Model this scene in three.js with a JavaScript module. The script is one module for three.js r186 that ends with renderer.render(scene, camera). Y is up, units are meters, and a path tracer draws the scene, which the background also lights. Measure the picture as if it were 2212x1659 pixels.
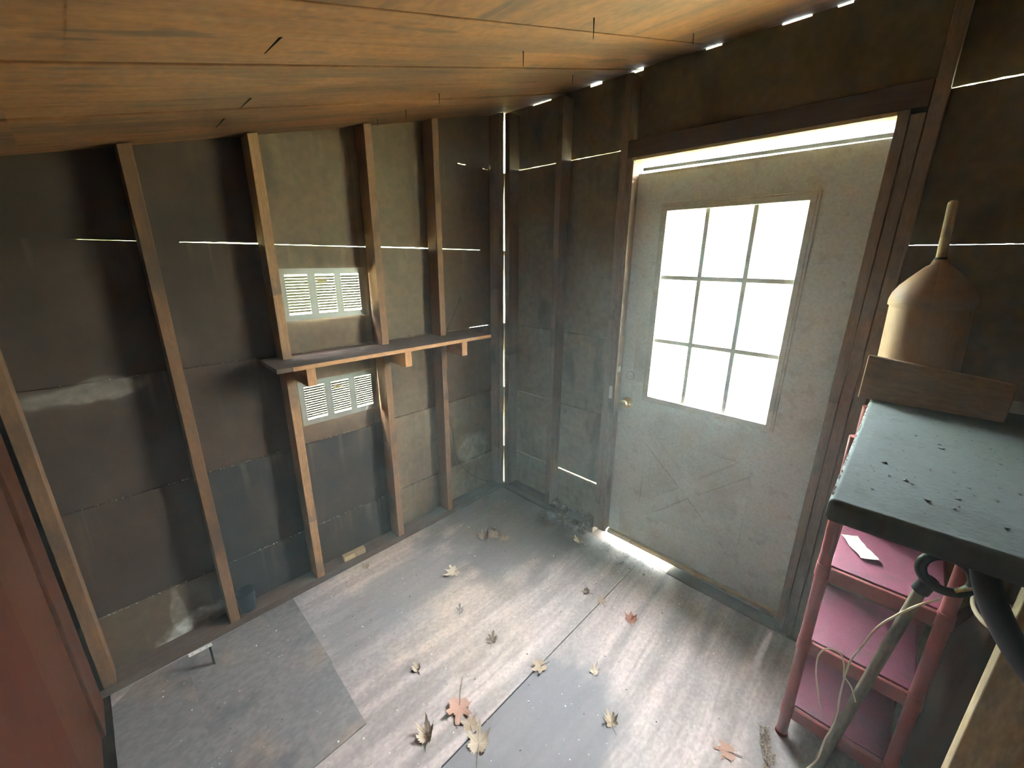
import * as THREE from 'three';
import { RoundedBoxGeometry } from 'three/addons/geometries/RoundedBoxGeometry.js';
import { mergeGeometries } from 'three/addons/utils/BufferGeometryUtils.js';

// ------------------------------------------------------------------ camera, sky, sun, exposure
const scene = new THREE.Scene();
const V = (x, y, z) => new THREE.Vector3(x, y, z);
const camera = new THREE.PerspectiveCamera(86.02, 2212 / 1659, 0.02, 200);
camera.position.set(2.0099, 1.6204, 2.0044);
camera.up.set(-0.20573, 0.95708, -0.20412);
camera.lookAt(camera.position.clone().add(V(-0.66411, -0.28975, -0.6892)));
const renderer = new THREE.WebGLRenderer({ antialias: true });
renderer.toneMapping = THREE.LinearToneMapping;
renderer.toneMappingExposure = 172;
renderer.shadowMap.enabled = true;

const sunDir = V(0.42, 0.86, 0.30).normalize();
scene.background = new THREE.Color().setRGB(0.93, 0.98, 1.04);   // even, hazy white sky
scene.backgroundIntensity = 1;
scene.fog = new THREE.FogExp2(0xcbe6e0, 0.038);   // teal haze added in place of lens glare round the window
const sun = new THREE.DirectionalLight(0xfff2dc, 1.4);
sun.position.copy(sunDir.clone().multiplyScalar(20));
sun.castShadow = true;
Object.assign(sun.shadow.camera, { left: -12, right: 12, top: 12, bottom: -12, near: 1, far: 60 });
sun.shadow.mapSize.set(2048, 2048);
scene.add(sun, sun.target);

// ------------------------------------------------------------------ helpers
function rng(seed) { let a = seed >>> 0; return () => { a = (a + 0x6d2b79f5) | 0; let t = Math.imul(a ^ (a >>> 15), 1 | a); t = (t + Math.imul(t ^ (t >>> 7), 61 | t)) ^ t; return ((t ^ (t >>> 14)) >>> 0) / 4294967296; }; }
const rand = rng(7);
const R = (a, b) => a + (b - a) * rand();
const clamp = (x, a = 0, b = 1) => Math.min(b, Math.max(a, x));
const smooth = (a, b, x) => { const t = clamp((x - a) / (b - a)); return t * t * (3 - 2 * t); };
const hash = (x, y, s) => { let h = Math.imul(x, 374761393) + Math.imul(y, 668265263) + Math.imul(s, 1442695041); h = Math.imul(h ^ (h >>> 13), 1274126177); return ((h ^ (h >>> 16)) >>> 0) / 4294967296; };
function vnoise(x, y, s = 1) {
  const ix = Math.floor(x), iy = Math.floor(y), fx = x - ix, fy = y - iy, u = fx * fx * (3 - 2 * fx), v = fy * fy * (3 - 2 * fy);
  const a = hash(ix, iy, s), b = hash(ix + 1, iy, s), c = hash(ix, iy + 1, s), d = hash(ix + 1, iy + 1, s);
  return a + (b - a) * u + (c - a) * v + (a - b - c + d) * u * v;
}
function fbm(x, y, s = 1, o = 4) { let t = 0, k = 0.5, n = 0; for (let i = 0; i < o; i++) { t += k * vnoise(x, y, s + i * 17); n += k; x *= 2.03; y *= 2.03; k *= 0.5; } return t / n; }
const mix3 = (a, b, t) => [a[0] + (b[0] - a[0]) * t, a[1] + (b[1] - a[1]) * t, a[2] + (b[2] - a[2]) * t];
// colour texture over w x h metres; f(x, y) in metres -> sRGB 0..255
function tex(px, py, w, h, f) {
  const d = new Uint8Array(px * py * 4);
  for (let j = 0; j < py; j++) for (let i = 0; i < px; i++) {
    const c = f((i + 0.5) / px * w, (j + 0.5) / py * h), k = (j * px + i) * 4;
    d[k] = clamp(c[0], 0, 255); d[k + 1] = clamp(c[1], 0, 255); d[k + 2] = clamp(c[2], 0, 255); d[k + 3] = 255;
  }
  const t = new THREE.DataTexture(d, px, py, THREE.RGBAFormat);
  t.colorSpace = THREE.SRGBColorSpace; t.magFilter = t.minFilter = THREE.LinearFilter;
  t.wrapS = t.wrapT = THREE.RepeatWrapping; t.repeat.set(1 / w, 1 / h); t.needsUpdate = true;
  return t;
}
function grey(px, py, w, h, f) { const t = tex(px, py, w, h, (x, y) => { const g = f(x, y) * 255; return [g, g, g]; }); t.colorSpace = THREE.NoColorSpace; return t; }
const std = (o) => new THREE.MeshStandardMaterial({ roughness: 0.85, ...o });
const geoBox = (x0, x1, y0, y1, z0, z1, bevel = 0.002) => {
  const w = x1 - x0, h = y1 - y0, d = z1 - z0, r = Math.min(bevel, w * 0.3, h * 0.3, d * 0.3);
  const g = r > 0 ? new RoundedBoxGeometry(w, h, d, 1, r) : new THREE.BoxGeometry(w, h, d);
  g.translate((x0 + x1) / 2, (y0 + y1) / 2, (z0 + z1) / 2);
  return g;
};
// uv in metres from the dominant normal axis; the long axis of the piece runs along u
function metreUV(g, ox = 0, oy = 0) {
  g.computeBoundingBox();
  const s = g.boundingBox.getSize(V(0, 0, 0)).toArray(), long = s.indexOf(Math.max(...s));
  const p = g.attributes.position, n = g.attributes.normal, uv = new Float32Array(p.count * 2);
  for (let i = 0; i < p.count; i++) {
    const a = [p.getX(i), p.getY(i), p.getZ(i)], m = [Math.abs(n.getX(i)), Math.abs(n.getY(i)), Math.abs(n.getZ(i))];
    const k = m.indexOf(Math.max(...m)), rest = [0, 1, 2].filter((q) => q !== k);
    const u = rest.includes(long) ? long : rest[0], v = rest.find((q) => q !== u);
    uv[i * 2] = a[u] + ox; uv[i * 2 + 1] = a[v] + oy + k * 0.37;
  }
  g.setAttribute('uv', new THREE.BufferAttribute(uv, 2));
  return g;
}
// uv straight from two world axes (for wall, floor and ceiling sheets)
function planeUV(g, ax, ay) {
  const p = g.attributes.position, uv = new Float32Array(p.count * 2);
  for (let i = 0; i < p.count; i++) { uv[i * 2] = p.getComponent(i, ax); uv[i * 2 + 1] = p.getComponent(i, ay); }
  g.setAttribute('uv', new THREE.BufferAttribute(uv, 2));
  return g;
}
const taken = {};
const numbered = (n) => { const k = taken[n] = (taken[n] ?? -1) + 1; return k ? n + '_' + String(k).padStart(3, '0') : n; };
function shadowed(m) { m.castShadow = m.receiveShadow = true; return m; }
function part(name, g, m, parent) { const o = shadowed(new THREE.Mesh(g, m)); o.name = name; parent.add(o); return o; }
function thing(name, label, category, group, at) {
  const o = new THREE.Group(); o.name = numbered(name); o.userData = { label, category };
  if (group) o.userData.group = group;
  if (at) o.position.set(...at);
  scene.add(o); return o;
}
function solid(name, g, m, label, category, group) {
  const o = shadowed(new THREE.Mesh(g, m)); o.name = numbered(name); o.userData = { label, category };
  if (group) o.userData.group = group;
  scene.add(o); return o;
}
function setting(name, label, category) { const o = new THREE.Group(); o.name = name; o.userData = { kind: 'structure', label, category }; scene.add(o); return o; }
function stuff(name, g, m, label, category) { const o = shadowed(new THREE.Mesh(g, m)); o.name = name; o.userData = { kind: 'stuff', label, category }; scene.add(o); return o; }
const tube = (pts, r, seg = 40, rad = 8) => new THREE.TubeGeometry(new THREE.CatmullRomCurve3(pts.map((p) => V(...p))), seg, r, rad, false);
function cyl(a, b, r0, r1 = r0, n = 14) {
  const A = V(...a), B = V(...b), d = B.clone().sub(A), g = new THREE.CylinderGeometry(r1, r0, d.length(), n, 1);
  g.applyQuaternion(new THREE.Quaternion().setFromUnitVectors(V(0, 1, 0), d.clone().normalize()));
  g.translate((A.x + B.x) / 2, (A.y + B.y) / 2, (A.z + B.z) / 2); return g;
}
const plain = (g) => { const q = g.index ? g.toNonIndexed() : g; for (const k of Object.keys(q.attributes)) if (!['position', 'normal', 'uv'].includes(k)) q.deleteAttribute(k); return q; };
const joined = (list) => mergeGeometries(list.map(plain));

// ------------------------------------------------------------------ dimensions (metres)
const ROOM_X = 2.44, ROOM_Z = 2.267;
const roofY = (z) => 2.4545 - 0.268 * z;
const ROWS = [-0.12, 0.279, 0.742, 1.2, 1.674, 2.1335, 2.6];   // lap siding seams

// ------------------------------------------------------------------ materials
// raw framing lumber, grain along u
const lumberTex = (seed, a, b, c) => tex(512, 256, 1.1, 0.28, (x, y) => {
  const warp = fbm(x * 2.2, y * 9, seed) * 0.05;
  const g = fbm(x * 3, (y + warp) * 120, seed + 3, 3), g2 = fbm(x * 1.2, (y + warp) * 36, seed + 5, 3), blot = fbm(x * 6, y * 10, seed + 9);
  let col = mix3(a, b, g * 0.55 + g2 * 0.45);
  col = mix3(col, c, smooth(0.52, 0.8, blot) * 0.75);
  const k = 0.9 + 0.2 * fbm(x * 60, y * 200, seed + 11, 2);
  return col.map((v) => v * k);
});
const lumberA = std({ map: lumberTex(11, [168, 126, 84], [122, 88, 58], [98, 74, 56]), roughness: 0.8 });
const lumberC = std({ map: lumberTex(17, [122, 84, 50], [88, 59, 35], [70, 50, 36]), roughness: 0.8 });
const lumberB = std({ map: lumberTex(23, [150, 112, 78], [110, 80, 56], [88, 68, 54]), roughness: 0.85 });
const lumberDoor = std({ map: lumberTex(31, [140, 118, 98], [108, 90, 76], [88, 76, 68]), roughness: 0.85 });
const oldBoard = std({ map: lumberTex(41, [104, 84, 70], [76, 62, 54], [58, 48, 44]), roughness: 0.9 });
const cutEdge = std({ map: lumberTex(47, [186, 136, 92], [150, 106, 70], [120, 88, 64]), roughness: 0.85 });
const paleWood = std({ map: lumberTex(53, [190, 168, 126], [160, 138, 100], [128, 112, 88]), roughness: 0.8 });
const darkOld = std({ map: lumberTex(61, [96, 76, 64], [70, 54, 46], [60, 50, 48]), roughness: 0.95 });

// inside of the hardboard lap siding: brown board, water streaks, paler weathered patches
function sidingTex(seed, L, pale, falloffSoil = () => 0, crust = () => 0) {
  return tex(1024, 1024, L, 2.7, (u, y0) => {
    const y = y0 - 0.15;
    const m = fbm(u * 5, y * 5, seed), f = fbm(u * 40, y * 40, seed + 2, 3), v = fbm(u * 34, y * 2.2, seed + 4, 3);
    let row = 0; while (row < 5 && y > ROWS[row + 1]) row++;
    let c = mix3([104, 79, 56], [74, 55, 40], m);
    c = mix3(c, [128, 116, 92], clamp(pale(u, y, row) + (m - 0.5) * 0.5));
    c = mix3(c, row <= 1 && u < 1.81 ? [27, 25, 25] : [40, 25, 15], falloffSoil(u, y, row) * clamp(0.75 + (fbm(u * 7, y * 7, seed + 31) - 0.4)));  // painted light falloff over the left bays, plus mould on the low rows
    // run marks that start under a seam
    const below = (ROWS[row + 1] - y) / 0.3, run = smooth(0.55, 0.8, v) * clamp(1 - below * (0.6 + 1.5 * vnoise(u * 21, row, seed + 8)));
    c = mix3(c, [150, 142, 116], run * 0.35);
    c = mix3(c, [70, 56, 46], smooth(0.6, 0.85, fbm(u * 9 + 4, y * 3 + row, seed + 6)) * 0.5);
    c = mix3(c, [186, 188, 180], clamp(crust(u, y) * (0.6 + 0.6 * f)));
    const k = 0.88 + 0.24 * f;
    return c.map((q) => q * k);
  });
}
const blob = (u, y, cu, cy, ru, ry, s) => { const d = Math.hypot((u - cu) / ru, (y - cy) / ry) + (fbm(u * 9, y * 9, s) - 0.5) * 0.9; return 1 - smooth(0.75, 1.05, d); };
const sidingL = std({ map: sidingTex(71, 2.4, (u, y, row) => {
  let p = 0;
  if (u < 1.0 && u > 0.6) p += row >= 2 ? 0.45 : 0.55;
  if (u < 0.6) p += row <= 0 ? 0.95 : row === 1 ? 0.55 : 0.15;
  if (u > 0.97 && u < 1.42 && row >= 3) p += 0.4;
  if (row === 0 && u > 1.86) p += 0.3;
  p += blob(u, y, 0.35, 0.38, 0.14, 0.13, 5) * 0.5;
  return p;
}, (u, y, row) => (u > 1.81 ? (row === 0 ? 0.3 : 0.75) : u > 1.42 ? (row <= 1 ? 0.95 : 0.7) : u > 0.95 && row <= 1 ? 0.8 : 0),  // bays far from the window darker, as its light fades; low rows grimy too
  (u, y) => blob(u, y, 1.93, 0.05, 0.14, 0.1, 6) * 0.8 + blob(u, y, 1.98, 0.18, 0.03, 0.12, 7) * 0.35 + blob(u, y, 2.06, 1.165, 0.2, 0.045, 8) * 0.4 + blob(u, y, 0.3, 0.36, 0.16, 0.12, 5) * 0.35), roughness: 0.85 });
const sidingR = std({ map: sidingTex(83, 2.6, (u, y, row) => (row <= 0 ? 1 : row === 1 ? 0.95 : 0.8)), roughness: 0.85 });

// worn plywood floor; x across, z along the grain
const inPoly = (x, y, P) => { let c = false; for (let i = 0, j = P.length - 1; i < P.length; j = i++) if ((P[i][1] > y) !== (P[j][1] > y) && x < (P[j][0] - P[i][0]) * (y - P[i][1]) / (P[j][1] - P[i][1]) + P[i][0]) c = !c; return c; };
function floorColour(x, z, seed) {
  const warp = (fbm(x * 2.5, z * 1.2, seed) - 0.5) * 0.12;
  const g = fbm((x + warp) * 70, z * 2.2, seed + 1, 3), g2 = fbm((x + warp) * 22, z * 1.4, seed + 2, 4), m = fbm(x * 3.2, z * 3.2, seed + 3), f = fbm(x * 120, z * 90, seed + 4, 2);
  let c = mix3([174, 158, 152], [138, 126, 122], smooth(0.3, 0.75, g2));
  c = mix3(c, [182, 162, 144], smooth(0.5, 0.72, fbm(x * 2.1 + 5, z * 1.7, seed + 5)) * 0.6);
  c = mix3(c, [134, 122, 116], smooth(0.5, 0.85, g) * 0.45);
  c = mix3(c, [136, 130, 132], smooth(0.45, 0.75, m) * 0.6);
  c = mix3(c, [110, 100, 96], smooth(0.6, 0.9, fbm(x * 11, z * 5, seed + 7, 5)) * 0.5);
  return c.map((q) => q * (0.9 + 0.2 * f));
}
const floorMat = std({ roughness: 0.75, map: tex(2048, 2048, 2.6, 2.5, (x, z) => {
  let c = floorColour(x, z, 101);
  const n = (fbm(x * 9, z * 6, 113) - 0.5);
  // grey soaked-in stain with its own outline, stopping at the sheet joint
  const s = x > 1.19 ? 1 - smooth(0.75, 1.1, Math.hypot((x - 1.36) / 0.28, (z - 1.35) / 0.62) + n * 0.7) : 0;
  c = mix3(c, [100, 97, 100], s * 0.8);
  const t = 1 - smooth(0.7, 1.15, Math.hypot((x - 0.42) / 0.5, (z - 0.35) / 0.55) + n * 0.9);
  c = mix3(c, [92, 88, 86], t * 0.6);
  const w = 1 - smooth(0.6, 1.2, Math.hypot((x - 0.42) / 0.2, (z - 1.15) / 0.55) + n * 0.9);
  return mix3(c, [110, 106, 106], w * 0.6);
}) });
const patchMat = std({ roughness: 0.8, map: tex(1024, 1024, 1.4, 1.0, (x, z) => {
  let c = mix3([100, 97, 98], [122, 114, 110], fbm(x * 3, z * 3, 131));  // sheet tone lowered to imitate the light falling off to the left
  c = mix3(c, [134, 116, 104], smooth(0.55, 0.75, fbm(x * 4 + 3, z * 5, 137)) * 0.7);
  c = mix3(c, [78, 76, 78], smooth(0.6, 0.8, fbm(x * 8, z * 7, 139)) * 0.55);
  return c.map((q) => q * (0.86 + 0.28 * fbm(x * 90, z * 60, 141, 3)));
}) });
// roof deck seen from below
const deckTex = (seed, alongX) => tex(1024, 1024, 2.5, 2.5, (x, z) => {
  const a = alongX ? x : z, b = alongX ? z : x, warp = (fbm(a * 1.3, b * 3.4, seed) - 0.5) * 0.22;
  const g = fbm(a * 2.2, (b + warp) * 44, seed + 1, 4), g2 = fbm(a * 1.1, (b + warp) * 13, seed + 2, 4), m = fbm(x * 3, z * 3, seed + 3);
  let c = mix3([134, 86, 40], [94, 57, 25], g * 0.5 + g2 * 0.5);
  c = mix3(c, [70, 44, 24], smooth(0.5, 0.75, g2) * 0.6);
  c = mix3(c, [78, 49, 27], smooth(0.5, 0.75, m) * 0.6);
  c = mix3(c, [52, 34, 22], smooth(0.64, 0.8, fbm(a * 5, b * 26, seed + 5)) * 0.55);
  return c.map((q) => q * (0.88 + 0.24 * fbm(x * 70, z * 70, seed + 6, 2)));
});
const deckBump = grey(512, 512, 1.2, 1.2, (x, z) => fbm(x * 40, z * 4, 155, 3));
const deckA = std({ map: deckTex(151, false), roughness: 0.8, bumpMap: deckBump, bumpScale: 0.004 });
const deckB = std({ map: deckTex(163, true), roughness: 0.8 });
const roofing = std({ color: 0x1c1b1a, roughness: 1 });

const dirt = (seed, base, soil, amount) => tex(512, 512, 1, 1, (x, y) => {
  let c = mix3(base, soil, smooth(0.45, 0.85, fbm(x * 4, y * 4, seed)) * amount);
  c = mix3(c, soil, smooth(0.62, 0.8, fbm(x * 22, y * 22, seed + 3)) * amount * 0.6);
  return c.map((q) => q * (0.94 + 0.12 * fbm(x * 150, y * 150, seed + 5, 2)));
});
const doorPaint = std({ map: dirt(171, [200, 204, 196], [172, 166, 150], 0.6), roughness: 0.55 });
const trimPaint = std({ map: dirt(177, [198, 198, 186], [150, 142, 120], 0.6), roughness: 0.5 });
const matte = (o) => new THREE.MeshPhysicalMaterial({ roughness: 1, specularIntensity: 0.15, ...o });
const brownPaint = matte({ map: dirt(181, [58, 28, 18], [42, 22, 15], 0.8) });
const brownWorn = matte({ map: dirt(187, [66, 37, 24], [48, 29, 19], 0.8) });
const metalGrey = std({ color: 0xb6b2a8, roughness: 0.4, metalness: 0.9 });
const brass = std({ color: 0xc9b98e, roughness: 0.3, metalness: 1 });
const darkMetal = std({ color: 0x2a2826, roughness: 0.6, metalness: 0.6 });
const aluminium = std({ color: 0x8d8a80, roughness: 0.55, metalness: 0.6 });
const slatPaint = std({ color: 0x2e2c28, roughness: 0.8 });
const glass = new THREE.MeshPhysicalMaterial({ color: 0xffffff, transmission: 1, thickness: 0, roughness: 0.02, ior: 1.5 });
const dustTeal = std({ map: dirt(191, [80, 90, 88], [60, 67, 65], 0.7), roughness: 0.95, bumpMap: grey(512, 512, 0.4, 0.4, (x, y) => fbm(x * 160, y * 160, 193, 3)), bumpScale: 0.0005 });
const pink = std({ map: dirt(197, [150, 78, 76], [120, 66, 64], 0.6), roughness: 0.5 });
const pinkShelf = std({ map: dirt(199, [132, 70, 90], [104, 72, 78], 0.9), roughness: 0.6 });
const black = std({ color: 0x14171a, roughness: 0.45 });
const navy = std({ color: 0x10161f, roughness: 0.4 });
const twineMat = std({ color: 0xd2c4aa, roughness: 1 });
const tan = std({ map: dirt(211, [150, 116, 82], [116, 90, 66], 0.7), roughness: 0.55 });
const paper = std({ map: dirt(223, [196, 198, 190], [150, 148, 140], 0.5), roughness: 0.9, side: THREE.DoubleSide });

// ------------------------------------------------------------------ outside
const lawn = solid('lawn', (() => { const g = new THREE.CircleGeometry(60, 48); g.rotateX(-Math.PI / 2); return planeUV(g, 0, 2); })(),
  std({ roughness: 1, map: tex(512, 512, 3, 3, (x, z) => mix3([112, 118, 72], [150, 140, 104], fbm(x * 6, z * 6, 231)).map((q) => q * (0.8 + 0.4 * fbm(x * 60, z * 60, 233, 2)))) }),
  'sunlit grass outside seen through door glass and wall gaps', 'grass');
lawn.userData.kind = 'structure'; lawn.position.y = -0.32;

{
  const bark = std({ color: 0x4a3b2e, roughness: 1 }), leafy = std({ roughness: 1, map: tex(256, 256, 1.5, 1.5, (x, y) => mix3([98, 118, 42], [150, 160, 70], fbm(x * 9, y * 9, 251))) });
  [[-6.5, 0.6, 2.2, 1], [-8, -5.6, 2.6, 2], [-7.8, 6.8, 2.5, 3]].forEach(([x, z, r, k]) => {
    const t = thing('tree', 'green leafy tree outside glimpsed through the gaps of the shelf wall', 'tree', 'trees outside the shelf wall', [x, -0.32, z]);
    part('trunk', cyl([0, 0, 0], [0.1, r * 1.1, 0], 0.2, 0.13, 12), bark, t);
    const g = new THREE.IcosahedronGeometry(r, 5), p = g.attributes.position, v = V(0, 0, 0);
    for (let i = 0; i < p.count; i++) { v.fromBufferAttribute(p, i); const n = v.clone().normalize(), q = 0.72 + 0.5 * fbm(n.x * 2.4 + n.y * 1.9 + k * 9, n.z * 2.4 - n.y * 1.7 + k * 5, 257, 5); p.setXYZ(i, v.x * q, v.y * q * 0.95 + r * 1.12, v.z * q); }
    g.computeVertexNormals(); part('crown', g, leafy, t);
  });
}

// ------------------------------------------------------------------ floor
const floor = setting('floor', 'worn plywood shed floor with a sheet joint', 'floor');
function sheet(x0, x1, z0, z1, y0, y1, m, parent, name = 'plywood_sheet') { return part(name, planeUV(geoBox(x0, x1, y0, y1, z0, z1, 0.0015), 0, 2), m, parent); }
part('subfloor', geoBox(-0.02, ROOM_X + 0.02, -0.2, -0.021, 0.0, ROOM_Z + 0.02, 0), oldBoard, floor);
sheet(0, 1.1925, 0.1, 2.233, -0.02, 0, floorMat, floor);
sheet(1.195, ROOM_X, 0.1, ROOM_Z, -0.02, -0.0005, floorMat, floor);
// thinner sheet laid over the near left corner
{
  const s = new THREE.Shape([[0.092, 1.57], [0.57, 1.578], [0.575, 1.583], [0.89, 1.594], [0.893, 1.79], [0.905, 2.232], [0.16, 2.23], [0.135, 2.2], [0.1, 2.16]].map((p) => new THREE.Vector2(p[0], -p[1])));
  const g = new THREE.ExtrudeGeometry(s, { depth: 0.006, bevelEnabled: false }); g.rotateX(-Math.PI / 2); g.translate(0, 0.0002, 0);
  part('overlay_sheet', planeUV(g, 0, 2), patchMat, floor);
}

// ------------------------------------------------------------------ ceiling / roof deck
const ceiling = setting('ceiling', 'warm brown wooden roof deck sloping down from the door wall', 'ceiling');
const slope = Math.atan(0.268), EAVE = 0.38, slopeLen = (ROOM_Z + 0.06 + EAVE) / Math.cos(slope);
function deckBoard(x0, x1, lift, m, thick = 0.016) {
  const g = geoBox(x0, x1, 0, thick, 0, slopeLen, 0.0025); planeUV(g, 0, 2);
  g.rotateX(slope); g.translate(0, roofY(-EAVE) + lift, -EAVE);
  return part('roof_board', g, m, ceiling);
}
{
  const edges = [-0.03, 0.205, 0.468, 0.715, 0.875, 1.03, 1.209];
  const lifts = [0.002, 0, 0.004, 0.0015, 0.005, 0.001];
  for (let i = 0; i < 6; i++) deckBoard(edges[i] + 0.001, edges[i + 1] - 0.001, lifts[i], deckA);
  deckBoard(1.2165, 2.47, 0.0, deckB);
  deckBoard(-0.3, -0.032, 0.001, deckA);
  const g = geoBox(-0.3, 2.5, 0, 0.02, 0, slopeLen, 0); g.rotateX(slope); g.translate(0, roofY(-EAVE) + 0.024, -EAVE);
  part('roofing', g, roofing, ceiling);
  for (const [x, z, len, lean] of [[1.294, 0.978, 0.05, 0.004], [1.045, 0.965, 0.042, 0.003], [0.561, 0.906, 0.036, 0.003], [0.321, 0.898, 0.04, 0.004], [1.287, 0.385, 0.04, 0.004], [0.80, 0.40, 0.035, 0.002], [1.057, 1.638, 0.03, -0.028], [0.585, 1.563, 0.024, -0.024], [0.358, 1.573, 0.03, -0.026], [0.14, 0.93, 0.03, 0.002]]) {
    const y = roofY(z) + 0.004;
    part('nail', cyl([x, y, z], [x + lean, y - len, z + Math.abs(lean)], 0.0021, 0.0008, 6), darkMetal, ceiling);
  }
}

// ------------------------------------------------------------------ walls of lap siding
// place(u, y, d): d is the distance outwards from the studs' outer face
const onLeft = (u, y, d) => [-d, y, u], onFront = (u, y, d) => [u, y, -d];
function sidingBoard(parent, place, flip, m, row, cells, top = ROWS[row + 1]) {
  // cells: [u0, u1, yb0, yb1, yt0, yt1] trapezoids of the board seen from inside
  const y0 = ROWS[row], y1 = ROWS[row + 1], pos = [], uv = [], depth = (y) => 0.0115 * clamp((y1 - y) / (y1 - y0), -0.1, 1.1), T = 0.0115;
  const quad = (a, b, c, d) => { const q = flip ? [a, c, b, a, d, c] : [a, b, c, a, c, d]; for (const p of q) { pos.push(...place(p[0], p[1], p[2])); uv.push(p[0], p[1] + 0.15); } };
  for (const [u0, u1, b0, b1, t0, t1] of cells) {
    const A = [u0, b0, depth(b0)], B = [u1, b1, depth(b1)], C = [u1, t1, depth(t1)], D = [u0, t0, depth(t0)];
    const o = (p) => [p[0], p[1], p[2] + T], A2 = o(A), B2 = o(B), C2 = o(C), D2 = o(D);
    quad(A, B, C, D); quad(B2, A2, D2, C2); quad(D, C, C2, D2); quad(A2, B2, B, A); quad(A2, A, D, D2); quad(B, B2, C2, C);
  }
  const g = new THREE.BufferGeometry();
  g.setAttribute('position', new THREE.Float32BufferAttribute(pos, 3)); g.setAttribute('uv', new THREE.Float32BufferAttribute(uv, 2)); g.computeVertexNormals();
  return part('siding_board', g, m, parent);
}
// turns a run of bottom-edge stops [u, y offset from the seam] into trapezoids; offset -0.015 laps over the board below
function cellsOf(row, u0, u1, stops, topAt, holes = [], more = []) {
  const seam = ROWS[row], at = (u) => { if (!stops.length) return -0.015; if (u <= stops[0][0]) return stops[0][1]; for (let i = 1; i < stops.length; i++) if (u <= stops[i][0]) { const [a, p] = stops[i - 1], [b, q] = stops[i]; return p + (q - p) * (u - a) / (b - a); } return stops[stops.length - 1][1]; };
  const cuts = [u0, u1, ...stops.map((s) => s[0]), ...holes.flatMap((h) => [h[0], h[1]]), ...more].filter((u) => u >= u0 - 1e-9 && u <= u1 + 1e-9).sort((a, b) => a - b), out = [];
  for (let i = 1; i < cuts.length; i++) {
    const a = cuts[i - 1], b = cuts[i]; if (b - a < 1e-5) continue;
    const ba = seam + at(a + 1e-6), bb = seam + at(b - 1e-6), ta = topAt(a), tb = topAt(b), h = holes.find((q) => a >= q[0] - 1e-6 && b <= q[1] + 1e-6);
    if (h) { out.push([a, b, ba, bb, h[2], h[2]], [a, b, h[3], h[3], ta, tb]); } else out.push([a, b, ba, bb, ta, tb]);
  }
  return out;
}
const LAP = -0.015;
function jag(stops, seed) {
  const r = rng(seed), out = [];
  stops.forEach((st, i) => {
    out.push(st); const nx = stops[i + 1];
    if (nx && st[1] > 0 && nx[1] > 0) for (let u = st[0] + 0.012 + 0.02 * r(); u < nx[0] - 0.008; u += 0.012 + 0.03 * r()) out.push([u, (st[1] + (nx[1] - st[1]) * (u - st[0]) / (nx[0] - st[0])) * (0.45 + 0.6 * r())]);
  });
  return out;
}
const cornerGap = [0.001, 0.001, 0.001, 0.001, 0.001, 0.001], cornerFront = [-0.008, -0.0115, -0.011, -0.002, -0.005, 0.002];

const wallLeft = setting('wall_left', 'open stud wall of brown hardboard lap siding with two vents', 'wall');
const VENTS = [[0.998, 1.386, 1.352, 1.572], [0.985, 1.372, 0.845, 1.055]];
{
  const stops = {
    0: [[0, 0]], 1: [[0, LAP]], 2: [[0, LAP]],
    3: [[0.135, LAP], [0.137, 0.0022], [0.30, 0.0016], [0.302, LAP]],
    4: [[0.20, LAP], [0.202, 0.0034], [0.42, 0.0034], [0.60, 0.004], [0.63, 0.0065], [0.93, 0.0065], [0.96, 0.0036], [1.40, 0.0036], [1.44, 0.0052], [1.62, 0.0042], [1.70, 0.0012], [1.702, LAP], [1.80, LAP], [1.802, 0.0016], [1.96, 0.0009], [2.02, 0.0003], [2.022, LAP]],
    5: [[0.13, LAP], [0.132, 0.006], [0.17, 0.006], [0.172, LAP], [0.30, LAP], [0.302, 0.008], [0.36, 0.007], [0.362, LAP]],
  };
  const holes = { 2: [VENTS[1]], 3: [VENTS[0]] };
  for (let row = 0; row < 6; row++) {
    const zEnd = row === 5 ? (2.4545 - ROWS[5]) / 0.268 + 0.02 : ROOM_Z + 0.04, cut = (2.4545 - ROWS[row + 1]) / 0.268;
    const topAt = (u) => Math.min(ROWS[row + 1], roofY(u) + 0.007);
    const cells = cellsOf(row, cornerGap[row], zEnd, jag(stops[row], 600 + row), topAt, holes[row], cut > 0.1 ? [cut] : []);
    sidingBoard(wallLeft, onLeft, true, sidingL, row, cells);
  }
}
const D = 0.0875;
function stud(parent, x0, x1, z0, z1, y0, topY, m, name = 'stud', tilt = 0) {
  const g = geoBox(x0, x1, y0, topY, z0, z1, 0.0025); metreUV(g, R(0, 3), R(0, 3));
  if (tilt) { const p = g.attributes.position; for (let i = 0; i < p.count; i++) if (p.getY(i) > 1) p.setZ(i, p.getZ(i) + tilt); }
  // meet the sloping deck
  const p = g.attributes.position; for (let i = 0; i < p.count; i++) if (p.getY(i) > topY - 0.01 && topY > 1.7) p.setY(i, roofY(p.getZ(i)) - 0.004);
  return part(name, g, m, parent);
}
const leftStuds = [[1.827, lumberC, -0.004], [1.443, lumberA, 0], [0.9696, lumberB, 0], [0.6044, lumberB, -0.006]];
for (const [z, m, t] of leftStuds) stud(wallLeft, 0.0005, D, z - 0.038, z, 0.038, roofY(z), m, 'stud', t);
stud(wallLeft, 0.0005, D, 2.205, 2.243, 0.038, roofY(2.22), lumberC);
stud(wallLeft, 0.0005, D, 0.0925, 0.1305, 0.038, 2.40, lumberDoor, 'corner_post');
part('bottom_plate', metreUV(geoBox(0.0005, D, 0.0003, 0.038, 0.0905, ROOM_Z, 0.003)), darkOld, wallLeft);

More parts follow.
